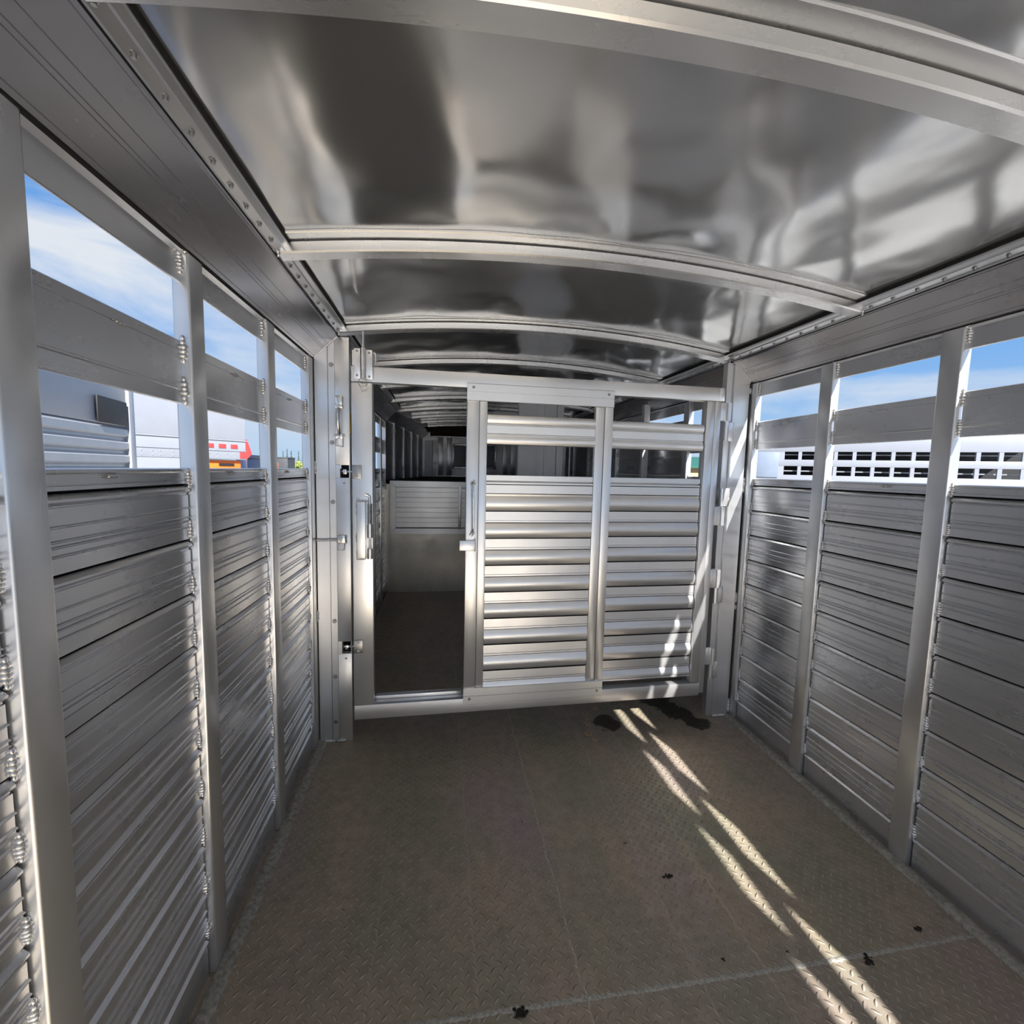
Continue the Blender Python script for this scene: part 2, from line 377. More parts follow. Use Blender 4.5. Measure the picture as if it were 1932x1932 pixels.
# ------------------------------------------------------------------ cove trims and roof rails with their rivets
def cove(side, n1, n2):
    s = 1 if side == 'left' else -1; X0 = 0 if side == 'left' else W; f = lambda d: X0 + s * d
    pr = [(0, ZC)]
    a, b = Vector((0, ZC)), Vector((.101, ZL)); nrm = Vector((b - a).yx); nrm = Vector((nrm.x, -nrm.y)).normalized()
    for t in (.06, .40, .46, .62):
        p = a.lerp(b, t); pr += [tuple(p), tuple(p + nrm * -.0012 + (b - a) * .008), tuple(p + (b - a) * .016)]
    pr += [tuple(b - (b - a) * .03), tuple(b + nrm * .004 - (b - a) * .02), tuple(b + nrm * .004), tuple(b)]
    pr += [(.104, ZL + .004), (.06, ZL + .03), (-.03, ZL + .03), (-.03, ZC)]
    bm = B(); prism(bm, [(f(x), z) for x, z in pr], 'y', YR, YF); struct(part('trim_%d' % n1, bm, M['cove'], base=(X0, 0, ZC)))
    pr = [(.098, ZL + .003), (.104, ZL + .004), (.107, ZL + .012), (.126, ZL + .020), (.128, ZL + .024), (.139, ZL + .030), (.1405, ZL + .034), (.1405, ZL + .05), (.06, ZL + .05), (.06, ZL + .01)]
    bm = B(); prism(bm, [(f(x), z) for x, z in pr], 'y', YR, YF); tr = struct(part('trim_%d' % n2, bm, M['rail'], base=(X0, 0, ZL)))
    bm = B(); box(bm, f(.13), f(.1435), YR, YF, ZL + .036, ZL + .0495, 0); part('sheet_gap', bm, M['dark'], tr)  # shade at the roof sheet edge, added as a dark strip
    bm = B(); box(bm, f(.100), f(.1062), YR, YF, ZL + .004, ZL + .0072, 0); part('sheet_gap', bm, M['dark'], tr)
    y = .55
    while y < 4.1: inst('rivet', RIVET, tr, (f(.116), y, ZL + .0165)); y += .0755
cove('left', 1, 2); cove('right', 3, 4)

# ------------------------------------------------------------------ ceiling
def zroof(x): t = (x - W / 2) / (W / 2 - .14); return 1.905 + .066 * (1 - t * t)
bm = B(); nx, ny = 48, 90; YB = 7.12; gridv = []
for j in range(ny + 1):
    y = YR + (YB - YR) * j / ny
    gridv.append([bm.verts.new((.10 + (W - .20) * i / nx, y, zroof(.10 + (W - .2) * i / nx) + .0035 * noise.noise(Vector((i * .17, y * 2.3, 1))))) for i in range(nx + 1)])
for j in range(ny):
    for i in range(nx): bm.faces.new((gridv[j][i], gridv[j + 1][i], gridv[j + 1][i + 1], gridv[j][i + 1]))
ret = bmesh.ops.extrude_face_region(bm, geom=list(bm.faces)); bmesh.ops.translate(bm, vec=(0, 0, .02), verts=[v for v in ret['geom'] if isinstance(v, bmesh.types.BMVert)])
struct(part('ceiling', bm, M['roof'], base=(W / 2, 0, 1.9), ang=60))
bowlab = {-.7: 'curved aluminium roof bow near the open rear end, behind the camera', 0: 'curved aluminium roof bow straight above the camera position', .70: 'wide curved aluminium roof bow crossing overhead, closest to the camera', 1.40: 'curved aluminium roof bow under the big roof sheets, second from the camera',
          2.10: 'curved aluminium roof bow just above the gate posts', 2.80: 'curved aluminium roof bow right behind the top of the gate', 3.50: 'roof bow seen through the gate opening, just under the gate top rail',
          4.20: 'roof bow over the forward compartment, second one seen through the gate', 4.90: 'roof bow over the start of the raised nose deck', 5.60: 'roof bow over the middle of the raised nose deck',
          6.25: 'roof bow near the front end of the nose, last but one', 6.85: 'farthest roof bow, next to the nose front wall'}
for yb in (-.7, 0, .70, 1.40, 2.10, 2.80, 3.50, 4.20, 4.90, 5.60, 6.25, 6.85):
    yb_, yb = yb, {.70: .672, 1.40: 1.388, 2.10: 2.118}.get(yb, yb)
    t = thing('roof_bow', bowlab.get(yb_) or 'curved aluminium roof bow behind the camera', 'roof bow', (W / 2, yb, 1.87), 0, 'curved bows carrying the roof')
    def arc(bm, y0, y1, zt, zb, xa=.142, n=40, bev=.003):
        rows_ = []
        for i in range(n + 1):
            x = xa + (W - 2 * xa) * i / n; z = zroof(x)
            rows_.append([bm.verts.new(p) for p in ((x, y0, z - zt), (x, y0, z - zb + bev), (x, y0 + bev, z - zb), (x, y1 - bev, z - zb), (x, y1, z - zb + bev), (x, y1, z - zt))])
        for i in range(n):
            for j in range(6): bm.faces.new((rows_[i][j], rows_[i + 1][j], rows_[i + 1][(j + 1) % 6], rows_[i][(j + 1) % 6]))
        bm.faces.new(rows_[0]); bm.faces.new(rows_[-1][::-1]); return bm
    part('splice_plate', arc(B(), yb - .040, yb + .055, -.002, .005, .1415), M['bow'], t)
    part('bow_tube', arc(B(), yb, yb + .052, .009, .037, .112, 40, .004), M['bow'], t)
    t.rotation_euler.z = .026
    if 0 < yb < 3:
        for xx, r_ in ((.112, 0), (W - .112, 0)): inst('weld_bead', BEAD[0], t, (xx, yb + .002, 1.879), (0, 0, 0), 1.1)

# ------------------------------------------------------------------ front bulkhead, nose deck, nose walls
bm = B(); box(bm, -.03, W + .03, YF, YF + .02, -.02, 1.165, 0); bk = struct(part('wall_front', bm, M['bulk'], base=(W / 2, YF, 0)))
ZD = 1.168; YN = 7.1
bm = B(); prism(bm, [(-.03, YF + .0), (W + .03, YF), (1.85, YN), (.25, YN)], 'z', ZD - .04, ZD)
M['deck'] = plain('brown_rubber_deck', (.075, .048, .03), .75, 0, 12, .4, .2)
struct(part('floor_nose', bm, M['deck'], base=(W / 2, YF, ZD)))
def nosewall(side):
    s = 1 if side == 'left' else -1; X0 = 0 if side == 'left' else W
    a = Vector((X0, YF)); b = Vector((X0 + s * .265, YN)); d = (b - a).normalized(); n = Vector((d.y, -d.x)) * s
    bm = B()
    def q(u, dep): p = a + d * u + n * dep; return (p.x, p.y)
    Ln = (b - a).length
    prism(bm, [q(-.02, 0), q(Ln, 0), q(Ln, -.04), q(-.02, -.04)], 'z', ZD - .1, 1.80)
    wl = struct(part('wall_nose_' + side, bm, M['nose'], base=(X0, YF, ZD)))
    for i, u in enumerate((.33, .86, 1.38, 1.88)):
        bm = B(); prism(bm, [q(u, 0), q(u, .016), q(u + .02, .022), q(u + .05, .022), q(u + .07, .016), q(u + .07, 0)], 'z', ZD, 1.80); part('post', bm, M['post'], wl)
        bm = B(); prism(bm, [q(u - .02, .001), q(u - .02, .026), q(u + .09, .026), q(u + .09, .001)], 'z', 1.268, 1.305); part('bracket', bm, M['nose'], wl)
        bm = B(); prism(bm, [q(u - .01, .001), q(u - .01, .027), q(u + .08, .027), q(u + .08, .001)], 'z', 1.66, 1.70); part('bracket', bm, M['nose'], wl)
    # sloped cove above
    bm = B()
    A0 = [Vector((*q(-.02, 0), 1.76)), Vector((*q(-.02, .10), ZL)), Vector((*q(-.02, .10), 1.97)), Vector((*q(-.02, -.04), 1.97))]
    A1 = [Vector((*q(Ln, 0), 1.74)), Vector((*q(Ln, .12), ZL)), Vector((*q(Ln, .12), 1.97)), Vector((*q(Ln, -.04), 1.97))]
    v0 = [bm.verts.new(p) for p in A0]; v1 = [bm.verts.new(p) for p in A1]
    for i in range(4): bm.faces.new((v0[i], v0[(i + 1) % 4], v1[(i + 1) % 4], v1[i]))
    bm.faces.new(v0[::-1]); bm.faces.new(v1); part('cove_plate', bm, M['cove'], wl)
nosewall('left'); nosewall('right')
bm = B(); box(bm, .2, 1.9, YN, YN + .03, ZD - .1, 2.0, 0); bw = struct(part('wall_nose_front', bm, M['nose'], base=(W / 2, YN, ZD)))
bm = B(); box(bm, .38, 1.72, YN - .05, YN, 1.79, 1.96, .002); part('header_rail', bm, M['deck'], bw, label='dark brown header')
bm = B(); box(bm, .38, 1.72, YN - .055, YN, 1.775, 1.79, .002); part('header_lip', bm, M['post'], bw)
for x0 in (.50, .635, 1.505, 1.63):
    bm = B(); box(bm, x0, x0 + .075, YN - .03, YN, ZD + .01, 1.775, .003); part('flat_post', bm, M['jamb'], bw)
for x0 in (.30, 1.70):
    bm = B(); pr = []
    for i in range(8): pr += [(x0 + i * .015, YN - .012), (x0 + i * .015 + .006, YN - .026), (x0 + i * .015 + .012, YN - .012)]
    pr += [(x0 + .12, YN), (x0, YN)]
    prism(bm, pr, 'z', ZD + .01, 1.72); part('ribbed_panel', bm, M['jamb'], bw)
bm = B(); box(bm, .50, 1.60, YN - .04, YN, ZD + .001, ZD + .02, .002); part('sill', bm, M['post'], bw)
wf = B()
for a in ((.72, 1.40, 1.655, 1.68), (.72, 1.40, 1.30, 1.325), (.72, .745, 1.30, 1.68), (1.375, 1.40, 1.30, 1.68)): box(wf, a[0], a[1], YN - .035, YN - .005, a[2], a[3], .004)
wn = struct(part('window_1', wf, M['bow'], base=(1.06, YN, 1.3)))
M['darkglass'] = plain('tinted_window', (.05, .05, .055), .15, 0, 3, .3, .02)
bm = B(); box(bm, .74, 1.38, YN - .02, YN - .006, 1.32, 1.66, 0); part('pane', bm, M['darkglass'], wn)

# drop gate on the bulkhead
t = thing('gooseneck_panel', 'shiny ribbed aluminium panel with mitred frame on the front wall below the nose deck', 'panel', (.8, YF - .02, .616))
x0, x1, z0, z1 = .037, 1.55, .616, 1.163; fw = .062; yy = YF - .03
def quad_frame(verts, y0, y1):
    bm = B(); prism(bm, verts, 'y', y0, y1); bmesh.ops.bevel(bm, geom=list(bm.edges), offset=.002, segments=1, affect='EDGES'); return bm
g_ = .001
for vv in (((x0, z1), (x1, z1), (x1 - fw, z1 - fw), (x0 + fw + g_, z1 - fw)), ((x0, z0), (x1, z0), (x1 - fw, z0 + fw), (x0 + fw + g_, z0 + fw)), ((x0, z0 + g_ * 2), (x0, z1 - g_ * 2), (x0 + fw, z1 - fw - g_), (x0 + fw, z0 + fw + g_)), ((x1, z0 + g_ * 2), (x1, z1 - g_ * 2), (x1 - fw, z1 - fw - g_), (x1 - fw, z0 + fw + g_))):
    part('frame_rail', quad_frame(vv, yy - .02, YF), M['gate_h'], t)
pr = []; z = z0 + fw + .006
while z < z1 - fw - .02:
    pr += [(yy, z), (yy - .006, z + .003), (yy - .006, z + .05), (yy - .002, z + .052), (yy - .002, z + .056), (yy - .006, z + .058), (yy - .006, z + .098), (yy, z + .101)]; z += .104
pr += [(yy, z1 - fw), (YF, z1 - fw), (YF, z0 + fw)]
bm = B(); prism(bm, pr, 'x', x0 + fw, x1 - fw); part('slat_panel', bm, M['gate_h'], t)
bm = B(); box(bm, .731, .760, yy - .035, yy - .012, .668, 1.125, .003); part('latch_bar', bm, M['gate_v'], t)

# pale divider gate standing further in, and its frame post
t = thing('divider_gate', 'pale upright divider gate edge standing behind the sliding gate, seen through its upper gaps', 'gate', (1.3, 3.42, 0))
for (a, b, y) in ((1.127, 1.268, 3.40), (1.327, 1.420, 3.405), (1.424, 1.475, 3.40)):
    bm = B(); box(bm, a, b, y, y + .045, .0, 1.88, .003); part('stile', bm, M['brightened'], t)
bm = B(); box(bm, 1.266, 1.329, 3.412, 3.44, .0, 1.86, .003); part('recessed_plate', bm, M['brightened'], t)
bm = B(); box(bm, 1.275, 1.325, 3.398, 3.412, 1.80, 1.83, .003); part('catch', bm, M['steel'], t)
t = thing('partition_post', 'slim pale square post by the far side wall, seen through the gate upper gaps', 'post', (2.06, 3.30, 0))
bm = B(); box(bm, 2.032, 2.078, 3.20, 3.245, 0, 1.80, .004); part('shaft', bm, M['brightened'], t)
bm = B(); box(bm, 2.026, 2.082, 3.195, 3.25, 0, .01, .002); part('foot_plate', bm, M['gate_v'], t)
t = thing('partition_post', 'thin dull upright rod beside a dark doorway behind the pale divider gate', 'post', (1.85, 4.6, 0))
bm = B(); tube(bm, (1.86, 4.55, 0), (1.86, 4.55, 1.86), .009, 12); part('shaft', bm, M['steel'], t)
bm = B(); box(bm, 1.76, 1.82, 4.55, 4.60, 0, 1.86, .004); part('side_plate', bm, M['nose'], t)

# ------------------------------------------------------------------ gate posts (jambs)
YJ = 2.12
def topz(x): return ZC + (ZL - ZC) / .101 * x if x < .101 else ZL
def jamb_strip(xa, xb, y0, y1, mirror=False, z0=0):
    pts = [xa] + ([.101] if xa < .101 < xb else []) + [xb]
    P = [(xa, z0), (xb, z0)] + [(x, topz(x) - .001) for x in reversed(pts)]
    if mirror: P = [(W - x, z) for x, z in P]
    bm = B(); prism(bm, P, 'y', y0, y1); bmesh.ops.bevel(bm, geom=list(bm.edges), offset=.0016, segments=2, affect='EDGES'); return bm
t = thing('gate_post', 'wide bare aluminium latch post left of the open gate, with loop handle and dark slots', 'post', (.075, YJ + .03, 0))
part('edge_plate', jamb_strip(.002, .058, YJ, YJ + .05), M['jamb'], t)
part('bolt_strip', jamb_strip(.0595, .087, YJ + .0025, YJ + .05), M['jamb'], t)
bm = B()  # inner plate with two latch slots
for (za, zb) in ((0, .428), (.486, 1.243), (1.300, 1.854)): box(bm, .0885, .149, YJ, YJ + .006, za, zb, .0008)
for (za, zb) in ((.426, .488), (1.241, 1.302)): box(bm, .0885, .106, YJ, YJ + .006, za, zb, 0)
box(bm, .143, .149, YJ + .006, YJ + .05, 0, 1.854, .0008)
part('slotted_plate', bm, M['jamb'], t)
for zc in (.457, 1.271):
    bm = B(); box(bm, .105, .142, YJ + .030, YJ + .034, zc - .03, zc + .03, 0); part('latch_slot', bm, M['dark'], t)
    bm = B(); tube(bm, (.112, YJ + .012, zc), (.185, YJ + .012, zc), .0055, 10); box(bm, .118, .134, YJ + .002, YJ + .022, zc - .012, zc + .010, .002); part('latch_tongue', bm, M['steel'], t)
    inst('hex_bolt', BOLT, t, (.123, YJ, zc - .052), (0, 0, 0), .5)
for zc in (1.735, 1.398, 1.134, .584, .318, .098): inst('hex_bolt', BOLT, t, (.0735, YJ + .0025, zc), (0, random.uniform(0, 1), 0), 1.0)
bm = B(); box(bm, .149, .1525, YJ + .006, YJ + .03, 1.44, 1.53, .0005); part('brass_plate', bm, M['brass'], t, label='small brass plate on the post edge')
# loop handle
h = B(); xh = .107
box(h, xh - .016, xh + .016, YJ - .020, YJ - .001, 1.556, 1.602, .005); box(h, xh - .018, xh + .018, YJ - .028, YJ - .004, 1.546, 1.562, .003)
hd = part('handle_bracket', h, M['steel'], t)
h = B(); path(h, [(xh, YJ - .014 - .022 * math.sin(math.pi * i / 12), 1.56 - .125 * i / 12) for i in range(13)], .0075, 12)
part('loop_handle', h, M['steel'], t)
h = B(); box(h, xh - .015, xh + .015, YJ - .016, YJ - .001, 1.415, 1.438, .003)
path(h, [(xh - .014, YJ - .006, 1.418), (xh - .016, YJ - .008, 1.385), (xh + .014, YJ - .008, 1.380), (xh + .014, YJ - .006, 1.418)], .0022, 8)
tube(h, (xh - .022, YJ - .012, 1.43), (xh + .022, YJ - .012, 1.43), .004, 8)
part('handle_bracket', h, M['steel'], t)
# slide rod and its clamp
h = B(); tube(h, (.004, YJ - .008, .963), (.10, YJ - .008, .963), .0055, 12); part('slide_rod', h, M['steel'], t)
h = B(); box(h, .094, .128, YJ - .018, YJ - .001, .948, .985, .003); path(h, [(.098, YJ - .01, .95), (.094, YJ - .012, .918), (.122, YJ - .012, .918), (.124, YJ - .01, .95)], .0022, 8)
ball(h, (.109, YJ - .019, .966), (.006, .004, .006)); part('rod_clamp', h, M['steel'], t)
for zc in (.955, .975): bead(t, (.131, YJ - .003, zc), s=.5)
for zc in (1.300, 1.275, .62, .60): bead(t, (.002, YJ - .001, zc), s=.8)
for xx in (.02, .05, .10): inst('weld_bead', BEAD[2], t, (xx, YJ - .001, .004), (0, R(90), 0), .9)
h = B(); path(h, [(.004 + .097 * i / 30, YJ - .001 , topz(.004 + .097 * i / 30) + .0008 * math.sin(i * 2.1)) for i in range(31)], .0028, 8); part('weld_seam', h, M['weld'], t)

bm = B(); box(bm, -.001, .0032, YJ - .0006, YJ + .02, .01, 1.755, 0); part('joint_gap', bm, M['dark'], t)
t = thing('gate_post', 'bare aluminium hinge post right of the gate, carrying the hinge leaves', 'post', (W - .06, YJ + .03, 0))
part('face_plate', jamb_strip(.008, .095, YJ, YJ + .05, True), M['jamb'], t)
part('corner_tube', jamb_strip(.0955, .128, YJ + .012, YJ + .05, True), M['jamb'], t)
bm = B(); box(bm, W - .0085, W - .0045, YJ - .0006, YJ + .02, .01, 1.75, 0); part('joint_gap', bm, M['dark'], t)
h = B(); path(h, [(W - .008 - .092 * i / 30, YJ - .001, topz(.008 + .092 * i / 30) + .0008 * math.sin(i * 2.1)) for i in range(31)], .0034, 8); part('weld_seam', h, M['weld'], t)
for zc in (1.72, 1.27, 1.25, 1.22, .66, .64, .60, .06, .04, .08): bead(t, (W - .005, YJ - .001, zc), s=.8)
for xx in (.02, .05, .08): inst('weld_bead', BEAD[2], t, (W - xx, YJ - .001, .004), (0, R(90), 0), .9)

# ------------------------------------------------------------------ the gate
YG = 1.98
g = thing('sliding_gate', 'bare aluminium centre gate with ribbed slats and a half open sliding door, wet floor below', 'gate', (1.02, YG, .18))
def gbox(name, a, mat='gate_v', bev=.003, par=None, label=None):
    bm = B(); box(bm, *a, bev, 2); return part(name, bm, M[mat], par or g, label=label)
gbox('stile', (.183, .267, YG, YG + .045, .247, 1.640))
gbox('rail', (.183, 1.850, YG, YG + .045, .180, .2455), 'gate_h')
gbox('rail', (.183, 1.864, YG, YG + .045, 1.644, 1.7075), 'gate_h')
gbox('stile_cap', (.186, .268, YG + .004, YG + .045, 1.709, 1.772))
gbox('stile', (1.801, 1.843, YG + .002, YG + .045, .248, 1.6425))
gbox('stile', (1.845, 1.878, YG + .004, YG + .048, .190, 1.6425))
gbox('stile_cap', (1.866, 1.893, YG + .004, YG + .048, 1.645, 1.708))
gbox('bottom_channel', (.267, .66, YG + .046, YG + .075, .235, .262), 'gate_h')

def slat_profile(yf, zbot):
    P = []
    def d(v, z): P.append((yf - v, z))
    top = 1.2725
    d(0, top); d(.006, top - .002); d(.006, top - .022); d(-.003, top - .0225); d(-.003, top - .025); d(.008, top - .033); d(.008, top - .040); d(-.008, top - .0405); d(-.008, top - .0435)
    d(.004, top - .044); d(.004, top - .081); d(-.006, top - .0815); d(-.006, top - .084); d(.003, top - .0845)
    zt = 1.180
    while True:
        for i in range(0, 13):
            a = i / 12; z = zt - .066 * a
            if z < zbot: break
            d(.001 + .0115 * math.sin(math.pi * a), z)
        if zt - .067 < zbot: break
        for (v, o) in ((-.009, .0665), (-.009, .0695), (.005, .070), (.005, .1075), (-.002, .1080), (-.002, .1098), (.005, .1103), (.005, .1175), (-.009, .1180), (-.009, .1205)):
            if zt - o > zbot: d(v, zt - o)
        zt -= .1215
        if zt < zbot: break
    d(0, zbot); P.append((yf + .012, zbot)); P.append((yf + .012, top)); return P
def band_profile(yf, z0=1.404, z1=1.5325):
    P = [(yf, z1)]
    for i in range(9): a = i / 8; P.append((yf - .004 - .008 * math.sin(math.pi * (a * .75 + .1)), z1 - .002 - .034 * a))
    P += [(yf - .012, z1 - .040), (yf - .002, z1 - .043), (yf - .006, z1 - .047), (yf - .006, z1 - .080), (yf - .002, z1 - .083), (yf - .002, z1 - .086), (yf - .012, z1 - .089)]
    for i in range(9): a = i / 8; P.append((yf - .004 - .007 * math.sin(math.pi * (.15 + a * .8)), z1 - .092 - .034 * a))
    P += [(yf, z0), (yf + .010, z0), (yf + .010, z1)]; return P
# fixed half
bm = B(); prism(bm, slat_profile(YG + .022, .288), 'x', 1.285, 1.797, lambda p_, q_: max(p_[0], q_[0]) > YG + .022 + .0055 and abs(p_[1] - q_[1]) < .0035); part('slat_panel', bm, [M['gate_h'], M['dark']], g)
bm = B(); prism(bm, band_profile(YG + .018), 'x', 1.285, 1.797); part('upper_slat', bm, M['gate_h'], g)
bm = B(); box(bm, 1.285, 1.797, YG + .012, YG + .03, .279, .287, .001); part('panel_lip', bm, M['gate_h'], g)
# sliding door
YD = 1.962
bm = B(); prism(bm, slat_profile(YD, .295), 'x', .747, 1.235, lambda p_, q_: max(p_[0], q_[0]) > YD + .0055 and abs(p_[1] - q_[1]) < .0035); dr = part('sliding_door', bm, [M['gate_h'], M['dark']], g)
bm = B(); prism(bm, band_profile(YD), 'x', .747, 1.236); part('upper_slat', bm, M['gate_h'], dr)
for (a, b, y) in ((.659, .711, YD - .014), (.7125, .747, YD - .010), (1.236, 1.277, YD - .010), (1.2785, 1.318, YD - .014)):
    bm = B(); box(bm, a, b, y, YD + .016, .305, 1.588, .003); part('stile', bm, M['gate_v'], dr)
def trackplate(z0, z1, gr):
    yf = YD - .020; P = [(yf + .002, z0), (yf, z0 + .002)]
    for zg in gr: P += [(yf, zg - .0014), (yf + .005, zg - .001), (yf + .005, zg + .001), (yf, zg + .0014)]
    P += [(yf, z1 - .002), (yf + .002, z1), (yf + .008, z1), (yf + .008, z0)]
    bm = B(); prism(bm, P, 'x', .658, 1.3165); return bm
bt = part('track_plate', trackplate(1.584, 1.6575, (1.622,)), M['gate_h'], dr); bb = part('track_plate', trackplate(.2365, .309, (.2745,)), M['gate_h'], dr)
for (x, z) in ((.685, 1.640), (1.290, 1.640)): inst('hex_bolt', BOLT, g, (x, YD - .020, z), (0, .3, 0), .62)
for (x, z) in ((.685, .262), (1.290, .262)): inst('hex_bolt', BOLT, g, (x, YD - .020, z), (0, .3, 0), .62)
bm = B(); path(bm, [(.687, YD - .016, 1.238), (.687, YD - .030, 1.228), (.686, YD - .038, 1.205)] + [(.6865 + .0004 * i, YD - .040, 1.205 - .165 * i / 8) for i in range(1, 9)] + [(.688, YD - .028, 1.026), (.688, YD - .016, 1.018)], .0048, 10)
part('pull_handle', bm, M['steel'], dr)
for zc in (1.238, 1.018):
    for dx_, dz_ in ((0, 0), (.007, .004), (-.006, -.003), (.003, -.008)): inst('weld_bead', BEAD[3], g, (.687 + dx_, YD - .016, zc + dz_), (0, random.uniform(0, 3), 0), .5)
bm = B(); box(bm, .632, .700, YD - .030, YD - .015, .940, .986, .003); part('latch_keeper', bm, M['gate_v'], dr)
for i in range(4): bead(g, (.700, YD - .018, .946 + .012 * i), s=.5)

# slam latch on the left stile
bm = B(); box(bm, .203, .238, YG - .018, YG - .0005, .905, 1.148, .003); box(bm, .238, .262, YG - .010, YG - .0005, .905, 1.148, .002); lt = part('slam_latch', bm, M['gate_v'], g)
bm = B(); tube(bm, (.256, YG - .016, .906), (.256, YG - .016, 1.16), .0048, 12)
path(bm, [(.256, YG - .016, 1.155), (.256, YG - .016, 1.168), (.248, YG - .017, 1.176), (.238, YG - .018, 1.178)], .0055, 10); part('latch_rod', bm, M['steel'], lt)
bm = B(); path(bm, [(.256 + .0095 * math.cos(i * .9), YG - .016 + .0095 * math.sin(i * .9), 1.055 + .085 * i / 110) for i in range(111)], .0017, 6); part('spring', bm, M['bolt'], lt, ang=80)
for (za, zb) in ((.995, 1.053), (.905, .948)):
    bm = B(); tube(bm, (.256, YG - .016, za), (.256, YG - .016, zb), .0115, 16); part('latch_collar', bm, M['steel'], lt)
for (x, z) in ((.202, 1.13), (.202, 1.10), (.202, 1.0), (.202, .985), (.202, .93), (.204, .91), (.206, 1.150)): bead(g, (x, YG - .004, z), s=.62)
for x in (.212, .224, .236): inst('weld_bead', BEAD[1], g, (x, YG - .004, 1.151), (0, R(90), 0), .6)
for x in (.212, .224): inst('weld_bead', BEAD[1], g, (x, YG - .004, .902), (0, R(90), 0), .6)
# top bolt
bm = B(); box(bm, .196, .222, YG - .012, YG - .0005, 1.652, 1.775, .002); box(bm, .244, .270, YG - .012, YG - .0005, 1.652, 1.771, .002)
pb = part('slide_bolt', bm, M['gate_v'], g)
bm = B(); tube(bm, (.233, YG - .012, 1.655), (.233, YG - .012, 1.776), .0125, 20); part('bolt_sleeve', bm, M['steel'], pb)
bm = B(); tube(bm, (.233, YG - .012, 1.776), (.233, YG - .012, 1.842), .0062, 14); part('bolt_pin', bm, M['steel'], pb)
bm = B(); path(bm, [(.232 + .0165 * math.cos(a_ * math.pi / 12), YG - .022, 1.636 + .0165 * math.sin(a_ * math.pi / 12)) for a_ in range(25)], .0021, 8); part('pull_ring', bm, M['bolt'], pb)
bm = B(); path(bm, [(.274, YG - .004, 1.764), (.281, YG - .003, 1.758), (.282, YG - .002, 1.748), (.282, YG - .002, 1.712)], .005, 10); part('bolt_hook', bm, M['steel'], pb)
for (x, z) in ((.209, 1.764), (.209, 1.667), (.257, 1.759), (.257, 1.664)): inst('hex_bolt', BOLT, g, (x, YG - .012, z), (0, .5, 0), .48)
# latch straps on the stile
for zc in (1.272, .515):
    bm = B(); box(bm, .184, .222, YG - .006, YG - .0005, zc - .029, zc + .029, .002); st = part('latch_strap', bm, M['bolt'], g)
    for dz_ in (-.018, .018): inst('hex_bolt', BOLT, g, (.204, YG - .006, zc + dz_), (0, 0, 0), .5)
# hinges: gate leaf > its knuckle ; post leaf belongs to the hinge post
post_r = t if False else [o for o in col.objects if o.name.startswith('gate_post')][-1]
hx = 1.925; hy = YG + .052
def leaf(par, xa, xb, y, z0_, z1_, weldx):
    bm = B(); box(bm, xa, xb, y - .007, y - .0005, z0_, z1_, .002); lf = part('hinge_leaf', bm, M['gate_v'], par)
    bm = B(); tube(bm, (hxc, y - .008, z0_), (hxc, y - .008, z1_), .0125, 20); part('knuckle', bm, M['gate_v'], lf)
    n = 6
    for i in range(n): inst('weld_bead', BEAD[i % 4], par, (weldx, y - .004, z0_ + (z1_ - z0_) * (i + .5) / n), (0, 0, 0), .45)
    for zz in (z0_, z1_): inst('weld_bead', BEAD[0], par, ((xa + xb) / 2, y - .004, zz), (0, R(90), 0), .5)
hxc = 1.925
YH = YG + .012
for gz, pz in (((1.555, 1.638), (1.462, 1.552)), ((1.048, 1.137), (1.140, 1.228)), ((.735, .826), (.645, .732)), ((.338, .425), (.248, .335))):
    hxc = 1.916; leaf(g, 1.872, 1.912, YH, gz[0], gz[1], 1.871)
    hxc = 1.932; leaf(post_r, 1.934, 1.972, YJ - .055, pz[0], pz[1], 1.974)
    bm = B(); box(bm, 1.936, 1.978, YJ - .055, YJ + .012, pz[0] + .006, pz[1] - .006, .002); part('hinge_block', bm, M['jamb'], post_r)

g.location.y += .018; g.rotation_euler.z = .022     # the gate hangs slightly out of square

# ------------------------------------------------------------------ things lying on the floor
rnd = random.Random(11)
places = [((1.316, 2.215), 'pale curled wood shaving by the small wet patch, topmost of the trail'), ((1.318, 2.165), 'pale curled wood shaving touching the edge of the small wet patch'), ((1.300, 2.120), 'pale curled wood shaving just left of the small wet patch'),
          ((1.275, 2.03), 'thin wood shaving below and left of the small wet patch'), ((1.292, 1.985), 'short wood shaving at the lower end of the shavings trail'), ((1.395, 2.262), 'tiny wood shaving close under the gate bottom rail')]
for (px, py), lab in places:
    bm = B(); pts = []; a = rnd.uniform(0, 6)
    for i in range(14): a += rnd.uniform(-.9, .9); pts.append((px + .012 * math.cos(i * .5 + a * .3) + i * .001, py + .012 * math.sin(i * .5 + a * .2), .003 + .003 * abs(math.sin(i))))
    path(bm, pts, .0017, 5); tag(part('wood_shaving', bm, M['straw'], ang=80), lab, 'wood shaving', 'wood shavings near the gate')
def clump(px, py, s, lab, n=26, flat=.35):
    bm = B()
    for i in range(n):
        a = rnd.uniform(0, 6.28); rr_ = abs(rnd.gauss(0, .5)) * s
        q = rnd.uniform(.12, .34) * s; ball(bm, (px + rr_ * math.cos(a), py + .6 * rr_ * math.sin(a), q * flat), (q, q * rnd.uniform(.5, 1), q * flat), 7, 5)
    tag(part('mud_clump', bm, M['dirt'], ang=80), lab, 'mud clump', 'dried mud clumps on the floor')
clump(.752, .945, .020, 'dark mud clump sitting on the pale weld line across the floor')
clump(1.70, .935, .020, 'dark mud clump beside the far end of the pale weld line, near the sun streak')
clump(1.29, 1.245, .018, 'dark mud clump out in the middle of the open floor')
clump(1.31, .99, .009, 'small dark mud crumb just above the weld line', 8)
